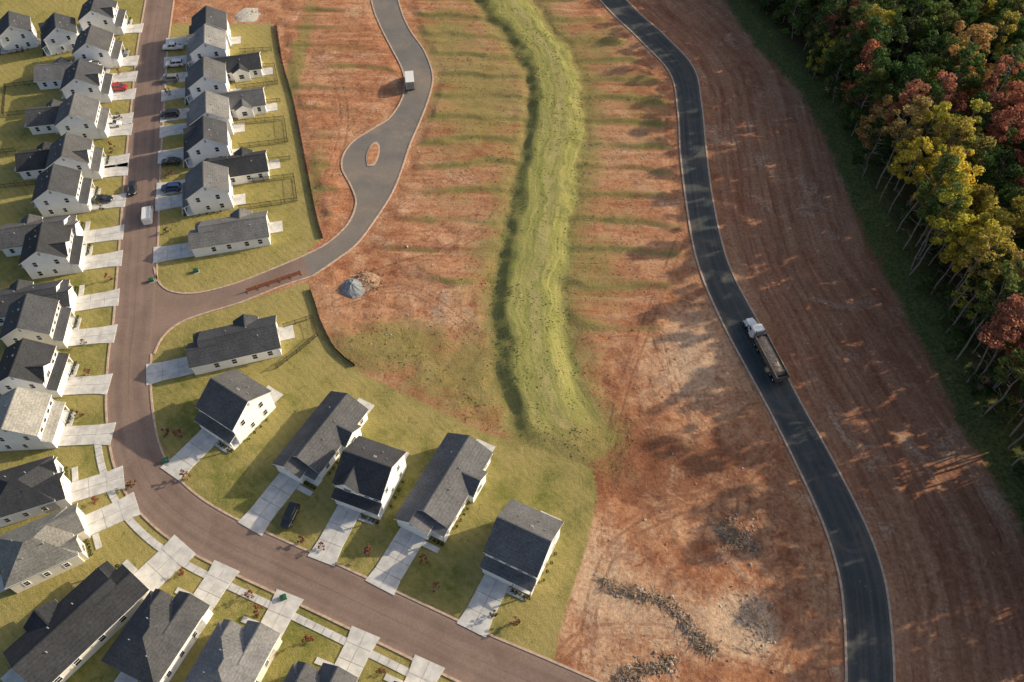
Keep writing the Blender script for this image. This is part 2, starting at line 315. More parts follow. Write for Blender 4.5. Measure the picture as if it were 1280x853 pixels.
def polysheet(name,poly,z,m):
    vs=[(a[0],a[1],z) for a in poly]; tri=tessellate_polygon([[Vector(v) for v in vs]])
    me=bpy.data.meshes.new(name); me.from_pydata(vs,[],[tuple(t) for t in tri]); uv=me.uv_layers.new(name='UVMap')
    for l in me.loops: uv.data[l.index].uv=(.2+vs[l.vertex_index][0]*.0005,vs[l.vertex_index][1])
    for pz in me.polygons:
        if pz.normal.z<0: pz.flip()
    me.materials.append(m); return link(name,me)
polysheet('brown_side_street',brownpoly,.035,m_brown); polysheet('gray_side_road',graypoly,.042,m_gray)
def kerb(b,line,side,w_=.38,h0=-.05,h1=.15):
    n=normals(line)*side
    for i in range(len(line)-1):
        a0,a1=line[i],line[i+1]; c0,c1=a0+n[i]*w_,a1+n[i+1]*w_
        b.add([(*a0,h0),(*a1,h0),(*c1,h0),(*c0,h0),(*a0,h1),(*a1,h1),(*c1,h1),(*c0,h1)],[(4,5,6,7),(0,1,5,4),(2,3,7,6)])
kb=MB(); kerb(kb,MAIN+MN*HW,1)
R_=MAIN-MN*HW; keep=(sdpoly(R_[:,0],R_[:,1],brownpoly)<.2); idx=np.where(~keep)[0]
kerb(kb,R_[:idx[0]+1],-1); kerb(kb,R_[idx[-1]:],-1)
link('street_kerb',kb.mesh('street_kerb',[m_kerb]))
kb=MB(); kerb(kb,cBU[2:],-1); kerb(kb,cBD[:-1],-1); kerb(kb,cGR,-1); kerb(kb,cGL,-1); link('side_road_kerb',kb.mesh('side_road_kerb',[m_kerb]))
kb=MB(); kerb(kb,cRL,1); kerb(kb,cRR,-1); link('construction_road_kerb',kb.mesh('construction_road_kerb',[m_kerb]))
# sidewalk (outer side)
i0=int(np.argmin(np.linalg.norm(MAIN-np.array(P(164,540)),axis=1)))
sb=MB(); a=MAIN[i0:]; nn=MN[i0:]
for i in range(len(a)-1):
    c=[a[i]+nn[i]*5.6,a[i+1]+nn[i+1]*5.6,a[i+1]+nn[i+1]*6.8,a[i]+nn[i]*6.8]
    e=.05; c[1]=c[1]+(c[0]-c[1])*e; c[2]=c[2]+(c[3]-c[2])*e
    sb.slab([(q_[0],q_[1],.10) for q_ in c[::-1]],.12,0,0)
link('sidewalk',sb.mesh('sidewalk',[m_conc]))
# island
isl=cr(PL([(459,208),(458,195),(464,182),(471,178),(475,184),(473,197),(467,208),(459,208)]),.8)
ib=MB(); ctr=isl.mean(0)
ib.slab([(q_[0],q_[1],.16) for q_ in isl[:-1]],.15,0,0); inn=ctr+(isl-ctr)*.82; ib.slab([(q_[0],q_[1],.21) for q_ in inn[:-1]],.05,1,1)
m_soil=simple('red_soil',(.44,.22,.12),.95,.3,.8)
link('traffic_island',ib.mesh('traffic_island',[m_kerb,m_soil]))
# ---------------- houses
def shingle(name,c):
    s=S(name); o=s.obj(); n=s.noise(o,2.5,4,.7); b=s.noise(o,.3,3); wv=s.n('ShaderNodeTexWave',bands_direction='Z'); wv.inputs['Scale'].default_value=1.1; wv.inputs['Distortion'].default_value=.6; s.set(wv.inputs['Vector'],o)
    k=s.math('MULTIPLY',s.mr(n,.2,.8,.65,1.35),s.mr(b,.3,.7,.85,1.15)); k=s.math('MULTIPLY',k,s.math('ADD',.92,s.math('MULTIPLY',wv.outputs[1],.14)))
    oi=s.n('ShaderNodeObjectInfo'); k=s.math('MULTIPLY',k,s.mr(oi.outputs['Random'],0,1,.78,1.22))
    s.bump(n,.3,.03); return s.fin(s.mix(1.0,c,s.comb(k,k,k),'MULTIPLY'),.8,.25)
def siding(name,c):
    s=S(name); o=s.sep(s.obj()); fr=s.math('FRACT',s.math('MULTIPLY',o[2],5.0)); k=s.mr(fr,.0,.2,.86,1.0); n=s.mr(s.noise(s.obj(),.8,4),.3,.7,.95,1.03)
    k=s.math('MULTIPLY',k,n); return s.fin(s.mix(1.0,c,s.comb(k,k,k),'MULTIPLY'),.6,.3)
roofs={'k':shingle('black_shingles',(.050,.053,.061)),'g':shingle('gray_shingles',(.18,.18,.182)),'d':shingle('charcoal_shingles',(.10,.102,.108)),'t':shingle('weathered_shingles',(.25,.245,.225))}
wallm={'w':siding('white_siding',(.90,.90,.90)),'b':siding('beige_siding',(.56,.50,.40)),'l':siding('light_gray_siding',(.55,.56,.56)),'y':siding('cream_siding',(.76,.72,.63))}
m_trim=simple('white_trim',(.85,.85,.84),.6,.05); m_gdoor=simple('garage_door_paint',(.80,.80,.78),.5,.05); m_door=simple('dark_door_paint',(.05,.04,.04),.5,.1)
m_vent=simple('vent_metal',(.35,.35,.35),.5,.1)
sg=S('window_glass'); m_glass=sg.fin((.025,.03,.038),.08,.6)
def leafmat(name,usecol=True,c=(.06,.1,.02)):
    s=S(name)
    if usecol:
        oi=s.n('ShaderNodeObjectInfo'); col=oi.outputs['Color']
        k=s.mr(s.noise(s.obj(),.45,3,.6),.3,.7,.6,1.45); k2=s.mr(s.noise(s.obj(),3,2),.2,.8,.6,1.4); k=s.math('MULTIPLY',k,k2)
        c=s.mix(1.0,col,s.comb(k,k,k),'MULTIPLY')
    else:
        k=s.mr(s.noise(s.pos(),.8,3,.6),.3,.7,.5,1.5); c=s.mix(1.0,c,s.comb(k,k,k),'MULTIPLY')
    s.fin(c,.75,.15); t=s.n('ShaderNodeBsdfTranslucent'); s.set(t.inputs[0],c); mx=s.n('ShaderNodeMixShader'); mx.inputs[0].default_value=.4
    s.t.links.new(s.b.outputs[0],mx.inputs[1]); s.t.links.new(t.outputs[0],mx.inputs[2]); s.t.links.new(mx.outputs[0],s.out.inputs[0]); return s.m
m_leaf=leafmat('tree_foliage'); m_shrub=leafmat('shrub_foliage',False,(.06,.085,.03)); m_weed=leafmat('weed_foliage',False,(.28,.25,.09))
m_bark=simple('bark',(.24,.205,.17),.9,.35,1.5)
def clump(b,c,r,n,sz,mi,rng):
    for _ in range(n):
        d=rng.normal(size=3); d/=np.linalg.norm(d); q=np.array(c)+d*r*rng.uniform(.55,1.0)*np.array([1,1,.75])
        a=rng.normal(size=3); a/=np.linalg.norm(a); nrm=d+a*.8; nrm/=np.linalg.norm(nrm); u=np.cross(nrm,a); u/=np.linalg.norm(u)+1e-6; v=np.cross(nrm,u); s1=sz*rng.uniform(.6,1.3); s2=s1*rng.uniform(.5,.9)
        b.add([q-u*s1,q-v*s2,q+u*s1,q+v*s2],[(0,1,2,3)],mi)
def prismx(b,x0,x1,y0,y1,z0,z1,rise,mi=0):
    ym=(y0+y1)/2
    b.add([(x0,y0,z0),(x0,y1,z0),(x0,y1,z1),(x0,ym,z1+rise),(x0,y0,z1),(x1,y0,z0),(x1,y1,z0),(x1,y1,z1),(x1,ym,z1+rise),(x1,y0,z1)],[(0,1,2,3,4),(9,8,7,6,5),(0,4,9,5),(1,6,7,2),(2,7,8,3),(3,8,9,4)],mi)
def prismy(b,x0,x1,y0,y1,z0,z1,rise,mi=0):
    t=MB(); prismx(t,y0,y1,x0,x1,z0,z1,rise); b.add([(q[1],q[0],q[2]) for q in t.v],t.f,mi)
def gabx(b,x0,x1,y0,y1,z,rise,ov=.4,lift=.06):
    ym=(y0+y1)/2; sl=rise/((y1-y0)/2); X0,X1=x0-ov,x1+ov; zl=z-sl*ov+lift+.12; zr=z+rise+lift+.12
    b.slab([(X0,y0-ov,zl),(X1,y0-ov,zl),(X1,ym,zr),(X0,ym,zr)],.16); b.slab([(X0,ym,zr),(X1,ym,zr),(X1,y1+ov,zl),(X0,y1+ov,zl)],.16)
    b.box(X0,X1,ym-.12,ym+.12,zr-.03,zr+.03,0)
def gaby(b,x0,x1,y0,y1,z,rise,ov=.4,lift=.06):
    t=MB(); gabx(t,y0,y1,x0,x1,z,rise,ov,lift); b.add([(q[1],q[0],q[2]) for q in t.v],[],0)
    o=len(b.v)-len(t.v)
    for f,m in zip(t.f,t.m): b.f.append(tuple(o+k for k in f[::-1])); b.m.append(m)
def hip(b,x0,x1,y0,y1,z,rise,ov=.45):
    X0,X1,Y0,Y1=x0-ov,x1+ov,y0-ov,y1+ov; b.box(X0,X1,Y0,Y1,z-.12,z+.1,1); z+=.102
    wd=min(X1-X0,Y1-Y0)/2
    if X1-X0>Y1-Y0: r0=(X0+wd,(Y0+Y1)/2,z+rise); r1=(X1-wd,(Y0+Y1)/2,z+rise)
    else: r0=((X0+X1)/2,Y0+wd,z+rise); r1=((X0+X1)/2,Y1-wd,z+rise)
    c=[(X0,Y0,z),(X1,Y0,z),(X1,Y1,z),(X0,Y1,z)]
    if X1-X0>Y1-Y0: b.add(c+[r0,r1],[(0,1,5,4),(1,2,5),(2,3,4,5),(3,0,4)],0)
    else: b.add(c+[r0,r1],[(0,1,4),(1,2,5,4),(2,3,5),(3,0,4,5)],0)
def win(P_,side,a,z,w_,h_,wall):
    fr,gl=P_['window_frames'],P_['windows']; t=.09
    def bx(b,a0,a1,z0,z1,d):
        if side=='f': b.box(a0,a1,wall-d,wall+.02,z0,z1)
        elif side=='b': b.box(a0,a1,wall-.02,wall+d,z0,z1)
        elif side=='l': b.box(wall-d,wall+.02,a0,a1,z0,z1)
        else: b.box(wall-.02,wall+d,a0,a1,z0,z1)
    bx(gl,a-w_/2,a+w_/2,z,z+h_,.03)
    bx(fr,a-w_/2-t,a-w_/2,z-t,z+h_+t,.08); bx(fr,a+w_/2,a+w_/2+t,z-t,z+h_+t,.08); bx(fr,a-w_/2,a+w_/2,z-t,z,.08); bx(fr,a-w_/2,a+w_/2,z+h_,z+h_+t,.08); bx(fr,a-w_/2,a+w_/2,z+h_/2-.03,z+h_/2+.03,.06)
def garage(P_,x0,x1,y):
    g=P_['garage_door']; n=4
    for k in range(n): g.box(x0,x1,y-.05,y+.03,.15+k*.56,.15+k*.56+.52)
    t=P_['trim']; t.box(x0-.15,x0,y-.08,y+.03,.1,2.5); t.box(x1,x1+.15,y-.08,y+.03,.1,2.5); t.box(x0-.15,x1+.15,y-.08,y+.03,2.5,2.66)
PARTS=('walls','roof','windows','window_frames','garage_door','front_door','trim','patio','roof_vents','foundation_shrubs')
def houseA(v):
    P_={k:MB() for k in PARTS}
    W,D=9.0,9.8; x0,x1,y0,y1=-W/2,W/2,-D/2,D/2; W_=P_['walls']; R=P_['roof']
    prismx(W_,x0,x1,y0,y1,0,5.7,3.0); gabx(R,x0,x1,y0,y1,5.7,3.0)
    W_.box(x0,x0+5.5,y0-1.6,y0+.05,0,2.85)
    R.slab([(x0-.35,y0-2.0,2.9),(x1+.2,y0-2.0,2.9),(x1+.2,y0,3.7),(x0-.35,y0,3.7)],.15)
    P_['trim'].box(x0+5.6,x1,y0-1.7,y0,.0,.2); 
    for px in (x0+5.9,x1-.1): P_['trim'].box(px-.1,px+.1,y0-1.7,y0-1.5,.2,2.8)
    garage(P_,x0+.4,x0+5.1,y0-1.6)
    P_['front_door'].box(x0+6.0,x0+6.95,y0-.06,y0+.02,.2,2.3); win(P_,'f',x0+8.0,1.0,.9,1.3,y0)
    if v%2==0:
        prismy(W_,x0+.4,x0+4.8,y0-.35,y0+3,4.5,5.7,1.9); gaby(R,x0+.4,x0+4.8,y0-.35,y0+3.0,5.7,1.9,.3)
        win(P_,'f',x0+2.6,4.6,1.5,1.0,y0-.35)
    else: win(P_,'f',x0+1.8,4.05,.95,1.4,y0); win(P_,'f',x0+4.0,4.05,.95,1.4,y0)
    win(P_,'f',x0+6.2,4.05,.95,1.4,y0); win(P_,'f',x0+8.0,4.05,.95,1.4,y0)
    for s_,wx in (('l',x0),('r',x1)):
        win(P_,s_,-2.6,3.9,.9,1.4,wx); win(P_,s_,2.2,3.9,.9,1.4,wx); win(P_,s_,2.4,.9,.9,1.4,wx); win(P_,s_,-1.0,1.0,.8,1.3,wx); P_['roof_vents'].box(wx-.05,wx+.05,-.25,.25,7.2,7.9)
    for q in (-3.2,-.2,3.0): win(P_,'b',q,3.9,1.0,1.4,y1)
    win(P_,'b',-2.7,.9,1.5,1.4,y1); win(P_,'b',1.6,.2,1.9,2.1,y1)
    P_['patio'].box(-.4,3.6,y1+.02,y1+3,.0,.12)
    for q in ((-2,2.2),(1.4,3.0),(3.0,1.6)): zz=5.7+3*(1-q[1]/5); P_['roof_vents'].cyl((q[0],q[1],zz),(q[0],q[1],zz+.55),.09,.09,6)
    P_['roof_vents'].box(.6,1.1,1.0,1.4,7.8,8.35)
    for xx in (x0-.11,x1+.11): P_['trim'].cyl((xx,y0-.12,0.1),(xx,y0-.12,5.5),.05,.05,6)
    r=np.random.RandomState(v); 
    for k in range(5): clump(P_['foundation_shrubs'],(x0+5.8+k*.75,y0-2.3,.35),.38,45,.12,0,r)
    for k in range(4): clump(P_['foundation_shrubs'],(x1+.7,y0+1.5+k*1.7,.35),.35,40,.12,0,r)
    return P_,(x0+2.75,y0-1.65,4.6)
def houseB(v):
    P_={k:MB() for k in PARTS}
    W,D=8.0,17.0; x0,x1,y0,y1=-W/2,W/2,-D/2,D/2; W_=P_['walls']; R=P_['roof']
    prismy(W_,x0,x1,y0+2.5,y1,0,3.0,2.2); gaby(R,x0,x1,y0+2.5,y1,3.0,2.2,.4)
    prismy(W_,x0-.01,x0+5.6,y0,y0+4,0,2.95,1.55); gaby(R,x0,x0+5.6,y0,y0+5.5,2.98,1.55,.35)
    prismx(W_,x1-3,x1+1.0,y0+9,y0+13.5,0,2.9,1.3); gabx(R,x1-3.0,x1+1.0,y0+9,y0+13.5,2.9,1.3,.3)
    garage(P_,x0+.45,x0+5.1,y0)
    win(P_,'f',x0+2.8,3.05,.7,.5,y0)
    P_['front_door'].box(x0+5.9,x0+6.8,y0+2.44,y0+2.52,.2,2.3); P_['trim'].box(x0+5.6,x1+.2,y0+.9,y0+2.45,0,.15); P_['trim'].box(x1-.2,x1,y0+1.0,y0+1.2,.15,2.65)
    R.slab([(x0+5.0,y0+.7,2.75),(x1+.35,y0+.7,2.75),(x1+.35,y0+2.6,3.15),(x0+5.0,y0+2.6,3.15)],.12)
    for q in (y0+4.6,y0+8,y0+12,y0+15): win(P_,'l',q,1.0,.9,1.35,x0)
    for q in (y0+4.6,y0+7.4,y0+15.2): win(P_,'r',q,1.0,.9,1.35,x1)
    win(P_,'r',y0+11.2,.9,1.3,1.35,x1+1.0)
    win(P_,'b',-2.2,1.0,1.5,1.3,y1); win(P_,'b',1.6,.2,1.8,2.1,y1); P_['patio'].box(-.2,3.4,y1+.02,y1+3,0,.12)
    for q in ((1.6,-1),(1.2,3),(-1.4,5)): zz=3+2.2*(1-abs(q[0])/4.1); P_['roof_vents'].cyl((q[0],q[1],zz),(q[0],q[1],zz+.55),.09,.09,6)
    r=np.random.RandomState(v+30)
    for k in range(4): clump(P_['foundation_shrubs'],(x0+5.9+k*.7,y0+.3,.35),.36,45,.12,0,r)
    for k in range(4): clump(P_['foundation_shrubs'],(x1+.6,y0+4+k*1.2,.3),.33,35,.12,0,r)
    return P_,(x0+2.8,y0-.05,4.6)
def houseC(v):
    P_={k:MB() for k in PARTS}
    W,D=10.2,14.0; x0,x1,y0,y1=-W/2,W/2,-D/2,D/2; W_=P_['walls']; R=P_['roof']
    W_.box(x0,x1,y0+2,y1,0,3.9); hip(R,x0,x1,y0+2,y1,3.95,3.1)
    prismy(W_,x0,x0+5.8,y0,y0+5,0,3.8,2.0); gaby(R,x0,x0+5.8,y0,y0+6.5,3.85,2.0,.4)
    prismy(W_,x1-3.6,x1-.3,y0+1.2,y0+4,0,3.8,1.3); gaby(R,x1-3.6,x1-.3,y0+1.2,y0+5.2,3.85,1.3,.3)
    garage(P_,x0+.6,x0+5.3,y0); win(P_,'f',x0+2.9,3.6,.8,.7,y0); win(P_,'f',x1-1.95,1,1.6,1.4,y0+1.2)
    P_['front_door'].box(x0+5.95,x0+6.55,y0+1.94,y0+2.02,.1,2.2)
    for q in (y0+4.5,y0+8,y0+11.5): win(P_,'l',q,1.2,.9,1.4,x0); win(P_,'r',q,1.2,.9,1.4,x1)
    win(P_,'b',-2.5,1.0,1.6,1.4,y1); win(P_,'b',1.6,.2,1.8,2.1,y1); P_['patio'].box(-.2,3.4,y1+.02,y1+3,0,.12)
    for q in ((2.4,3),(1.6,-1),(-2,4)): P_['roof_vents'].cyl((q[0],q[1],5),(q[0],q[1],6.3 if abs(q[0])>1.8 else 6.9),.09,.09,6)
    r=np.random.RandomState(v+60)
    for k in range(5): clump(P_['foundation_shrubs'],(x1-4+k*.8,y0+.6,.35),.4,45,.12,0,r)
    return P_,(x0+2.95,y0-.05,4.8)
cache={}
MATS=lambda r,wl:{'walls':[wallm[wl]],'roof':[roofs[r],m_trim],'windows':[m_glass],'window_frames':[m_trim],'garage_door':[m_gdoor],'front_door':[m_door],'trim':[m_trim],'patio':[m_conc],'roof_vents':[m_vent],'foundation_shrubs':[m_shrub]}
def house(kind,px,py,r='k',wl='w',fd=None,mir=False,sca=1.0,v=0):
    zz={'A':7.0,'B':4.2,'C':5.5}[kind]*sca; c=np.array(P(px,py,zz))
    d=np.array(P(px+fd[0]*60,py+fd[1]*60))-np.array(P(px,py))
    d=d/np.linalg.norm(d); rz=math.atan2(d[1],d[0])+math.pi/2
    key=(kind,r,wl,v%2)
    if key not in cache:
        P_,dv=dict(A=houseA,B=houseB,C=houseC)[kind](v); mm=MATS(r,wl); cache[key]=({n_:b_.mesh(n_,mm[n_]) for n_,b_ in P_.items()},dv)
    parts,dv=cache[key]
    nm={'w':'white_house','b':'beige_house','l':'gray_house','y':'cream_house'}[wl]
    e=bpy.data.objects.new(nm,None); sc.collection.objects.link(e); e.location=(c[0],c[1],0); e.rotation_euler=(0,0,rz); sx=-sca if mir else sca; e.scale=(sx,sca,sca); e.empty_display_size=2
    for n_,m_ in parts.items(): link(n_,m_,parent=e)
    gxl,gyl=dv[0]*(-1 if mir else 1)*sca,dv[1]*sca; right=np.array([-d[1],d[0]])
    sg_=-1 if mir else 1
    st=c+right*gxl+d*(-gyl); t=0
    while t<26:
        q=st+d*t
        if np.min(np.linalg.norm(MAIN-q,axis=1))<HW+.15: break
        t+=.25
    if t<26 and t>1:
        b=MB(); n=max(1,round((t+.6)/3.0)); L=(t+.6)/n; hw=dv[2]/2*sca
        for i_ in range(n):
            for s0,s1 in ((-hw,-.03),(.03,hw)):
                a0=i_*L; a1=(i_+1)*L-.06
                pts=[st+right*s0+d*a0,st+right*s1+d*a0,st+right*s1+d*a1,st+right*s0+d*a1]
                if i_==n-1:
                    pts[2]=pts[2]+right*(.35 if s1>.1 else 0); pts[3]=pts[3]-right*(.35 if s0<-.1 else 0)
                b.slab([(p_[0],p_[1],.165) for p_ in pts],.18,0,0)
        fw=st+right*(hw+.1)*sg_
        pts=[fw+d*.3,fw+right*3.0*sg_+d*.3,fw+right*3.0*sg_+d*1.3,fw+d*1.3]
        b.slab([(p_[0],p_[1],.14) for p_ in pts],.14,0,0)
        link('driveway',b.mesh('driveway',[m_conc]))
    return c,d,right,st
# middle cluster
house('B',290,422,'k','w',(-1,.22),mir=True)
house('A',290,494,'d','w',(-.72,.70),v=1,sca=.97)
house('B',400,541,'d','w',(-.62,.78),sca=1.0)
house('A',461,580,'k','w',(-.48,.88),v=0,sca=.96)
house('B',555,602,'d','w',(-.52,.85),sca=1.07)
house('A',655,667,'d','w',(-.45,.89),v=1)
# right column
house('B',285,283,'g','w',(-1,.16),mir=True,sca=.97)
for k,(kind,px,py,r,v) in enumerate([('A',257,224,'d',1),('B',290,203,'k',0),('A',257,166,'k',0),('A',260,134,'g',1),('B',290,121,'d',0),('A',257,90,'d',1),('B',287,76,'k',0),('A',258,49,'g',0),('A',260,25,'k',1)]):
    house(kind,px,py,r,'w',(-1,.16-.005*k),v=v,sca=.92,mir=(k==1))
# left column
for kind,px,py,r,wl,fd,v in [('A',120,10,'k','w',(1,-.08),0),('A',114,50,'d','w',(1,-.08),1),('B',84,84,'g','w',(1,-.08),0),('A',100,93,'k','w',(1,-.1),0),('A',94,137,'d','w',(1,-.1),1),('B',76,138,'d','w',(1,-.1),0),('A',84,188,'d','w',(1,-.12),0),('B',66,192,'k','w',(1,-.12),0),
 ('A',68,228,'k','w',(1,-.12),1),('B',48,285,'d','w',(1,-.14),0),('A',54,303,'k','w',(1,-.14),0),('B',36,369,'k','w',(1,-.16),0),('A',33,395,'k','y',(1,-.1),1),('A',26,453,'k','w',(1,-.05),0),('A',18,516,'t','w',(1,-.05),1)]:
    house(kind,px,py,r,wl,fd,v=v,sca=.92)
house('C',28,604,'k','w',(1,-.3),sca=.86); house('C',48,676,'t','y',(1,-.45),mir=True,sca=.9)
house('B',93,772,'k','y',(.72,-.66),sca=1.12); house('C',192,787,'d','w',(.55,-.8),sca=.92); house('C',284,826,'g','y',(.48,-.85),sca=.9); house('C',380,884,'d','w',(.45,-.88),sca=.92); house('B',470,930,'k','w',(.43,-.9))
house('A',72,32,'k','w',(-1,.2),sca=.85); house('A',15,30,'k','w',(-1,.2),v=1,sca=.85)
# ---------------- trees
def tree_mesh(seed,H,cb,cr_,nc,nl,sz,name):
    rng=np.random.RandomState(seed); b=MB(); p=np.zeros(3); seg=6; pts=[p.copy()]
    for i in range(seg): p=p+np.array([rng.normal()*.28,rng.normal()*.28,H*.9/seg]); pts.append(p.copy())
    r0=.0065*H+.04
    for i in range(seg): b.cyl(pts[i],pts[i+1],r0*(1-i/seg*.8),r0*(1-(i+1)/seg*.8),6,0,False)
    for k in range(nc):
        h=rng.uniform(cb,1.0); prof=math.sin(math.pi*min(1,(h-cb)/(1-cb)*.8+.17))**.7
        ang=rng.uniform(0,6.28); rr=cr_*prof*math.sqrt(rng.uniform(.1,1)); c=np.array([rr*math.cos(ang),rr*math.sin(ang),h*H-1.0])
        tz=max(.3,(c[2]-rr*.6))/(H*.9)*seg; ti=min(seg-1,int(tz)); base=pts[ti]+(pts[ti+1]-pts[ti])*min(1,tz-ti)
        c[:2]+=base[:2]*.8; b.cyl(base,c,.06*cr_/4+.02,.02,4,0,False)
        clump(b,c,cr_*rng.uniform(.2,.42),nl,sz,1,rng)
    if cb>.4:
        for k in range(7):
            h=rng.uniform(.25,cb)*H; a=rng.uniform(0,6.28); L=rng.uniform(1,2.5); ti=min(seg-1,int(h/(H*.9)*seg)); b.cyl(pts[ti],pts[ti]+np.array([math.cos(a)*L,math.sin(a)*L,L*.5]),.05,.015,4,0,False)
    return b.mesh(name,[m_bark,m_leaf])
lo=[tree_mesh(s,17+s%3*1.8,.2,3.9,30,100,.24,'broadleaf_tree_mesh') for s in range(6)]
hi=[tree_mesh(20+s,23+s%3,.5,3.2,24,100,.24,'tall_tree_mesh') for s in range(6)]
bu=[tree_mesh(40+s,5.5,.05,2.4,14,70,.2,'understory_tree_mesh') for s in range(3)]
CG=[(.055,.105,.03),(.08,.135,.04),(.11,.165,.045),(.15,.185,.05)]; CY=[(.58,.48,.07),(.50,.45,.07),(.44,.38,.08)]; CR=[(.38,.16,.10),(.46,.22,.14),(.34,.12,.09)]; CO=[(.46,.30,.11),(.37,.29,.10)]
def px_of(x,y,z=0):
    dz=z-CH; dep=y*CP-dz*SP; up=y*SP+dz*CP; return 640+F*x/dep,426.5-F*up/dep
# colour patches of the autumn wood, as ground areas (centre, radii)
def zone(px,py,rx,ry): 
    c=P(px,py,18); return (c[0],c[1],rx,ry)
ZY=[zone(1160,215,11,15),zone(1240,292,11,10)]; ZR=[zone(1140,115,12,7),zone(1262,135,9,8)]; ZD=[zone(1252,400,8,10)]; ZO=[zone(1235,60,10,9)]
def pick(x,y):
    r=random.random(); inz=lambda Z:any(((x-a)/c)**2+((y-b)/d)**2<1 for a,b,c,d in Z)
    if inz(ZY): return random.choice(CY) if r<.82 else random.choice(CO+CG[2:])
    if inz(ZR): return random.choice(CR+CO[:1]) if r<.8 else random.choice(CG)
    if inz(ZD): return random.choice(CR) if r<.45 else random.choice(CG)
    if inz(ZO): return random.choice(CO+CY[2:])
    if r<.78: return random.choice(CG)
    if r<.86: return random.choice(CY[1:])
    if r<.94: return random.choice(CO)
    return random.choice(CR)
def put_tree(x,y,mesh,parent=None,name='broadleaf_tree',sc0=1):
    s_=random.uniform(.82,1.2)*sc0; o=link(name,mesh,(x,y,0),random.uniform(0,6.28),parent,(s_*random.uniform(.9,1.15),s_*random.uniform(.9,1.15),s_))
    c=pick(x,y); k=random.uniform(.8,1.25); o.color=(c[0]*k,c[1]*k*random.uniform(.93,1.07),c[2]*k,1)
edge=cr(PL(TREEL),4.3); en=normals(edge)
for i_,q in enumerate(edge):
    for row in range(3):
        if row==2 and i_%3==0: continue
        j=q-en[i_]*(0.5+row*3.6)+RS.normal(size=2)*1.2
        py=px_of(j[0],j[1])[1]; high=py>225
        put_tree(j[0],j[1],random.choice(hi if (high and (row<2 or random.random()<.4) or row==1 and random.random()<.4) else lo),None,'forest_edge_tree')
    for _ in range(2):
        if random.random()<.7:
            j=q-en[i_]*random.uniform(1,9)+RS.normal(size=2)*2; o=link('understory_shrub',random.choice(bu),(j[0],j[1],0),random.uniform(0,6),None,random.uniform(.5,1.3)); c=random.choice(CG+CG+CR[:1]+CO[:1]); o.color=(*c,1)
fe=bpy.data.objects.new('forest',None); sc.collection.objects.link(fe)
gxs,gys=np.meshgrid(np.arange(50,238,5.1),np.arange(5,285,5.1)); fx=gxs.ravel()+RS.uniform(-2.2,2.2,gxs.size); fy=gys.ravel()+RS.uniform(-2.2,2.2,gxs.size)
sd=sdpoly(fx,fy,FOR); gap=vn(fx,fy,14,90)
for a,b,s_,g_ in zip(fx,fy,sd,gap):
    if s_>10 and (g_>.22 or b>150): put_tree(a,b,random.choice(lo+hi[:3] if s_>14 else hi+lo[:2]),fe,'broadleaf_tree')
# young yard trees
yt=[tree_mesh(50+s,3.4,.3,.8,9,40,.11,'young_tree_mesh') for s in range(3)]
for a,b in [(122,627),(168,606),(228,716),(316,744),(322,768),(402,688),(376,676),(617,768),(643,778),(228,545),(108,430),(104,520),(128,262),(140,190),(150,150),(140,350),(208,545),(235,600),(530,706),(545,738),(212,290),(212,222),(150,94),(148,52),(214,120),(480,840),(390,800),(460,690),(110,470)]:
    x_,y_=P(a,b); o=link('young_tree',random.choice(yt),(x_,y_,0),random.uniform(0,6),None,random.uniform(.75,1.15)); o.color=(*random.choice([(.30,.10,.07),(.26,.12,.07),(.14,.13,.05),(.34,.16,.08)]),1)
# weeds
wb=MB()
cx=RS.uniform(-70,60,60000); cy=RS.uniform(60,235,60000); ff=fields(cx,cy); hh=height(cx,cy,ff)
prob=np.where((ff['weed']>.15)&(ff['lawn']<-.5)&(ff['road']>1),ff['weed']*.7,0)
prob*=np.clip(vn(cx,cy,4,50)*2-.5,.05,1)
for a,b,h_,p_ in zip(cx,cy,hh,prob):
    if RS.rand()<p_:
        s_=RS.uniform(.06,.16)
        for k in range(3):
            an=RS.uniform(0,6.28); dx,dy=math.cos(an)*s_,math.sin(an)*s_; wb.add([(a-dx*.4,b-dy*.4,h_-.02),(a+dx*.4,b+dy*.4,h_-.02),(a+dx*1.5+dy*.5,b+dy*1.5,h_+s_*.7),(a-dx*1.5,b-dy*1.5+dx*.5,h_+s_*.6)],[(0,1,2,3)])
link('weeds',wb.mesh('weeds',[m_weed]))
# ---------------- fences
m_fence=simple('dark_fence',(.05,.045,.04),.6,.2); m_silt=simple('silt_fabric',(.03,.03,.03),.9,.3); m_orange=simple('tan_stake',(.35,.24,.13),.8,.2)
def fence(pts,name='yard_fence',h=1.3):
    b=MB(); a=[np.array(P(*q)) for q in pts]
    for i_ in range(len(a)-1):
        d=a[i_+1]-a[i_]; L=np.linalg.norm(d); d/=L; nn=np.array([-d[1],d[0]])
        def bx(s0,s1,w_,z0,z1):
            p=[a[i_]+d*s0-nn*w_,a[i_]+d*s1-nn*w_,a[i_]+d*s1+nn*w_,a[i_]+d*s0+nn*w_]; b.slab([(q[0],q[1],z1) for q in p],z1-z0,0,0)
        for zz in (.25,h-.15): bx(0,L,.025,zz,zz+.06)
        s_=0
        while s_<L: bx(s_,s_+.09,.045,0,h+.1); s_+=2.4
        s_=.2
        while s_<L: bx(s_,s_+.035,.015,.1,h); s_+=.2
    link(name,b.mesh(name,[m_fence]))
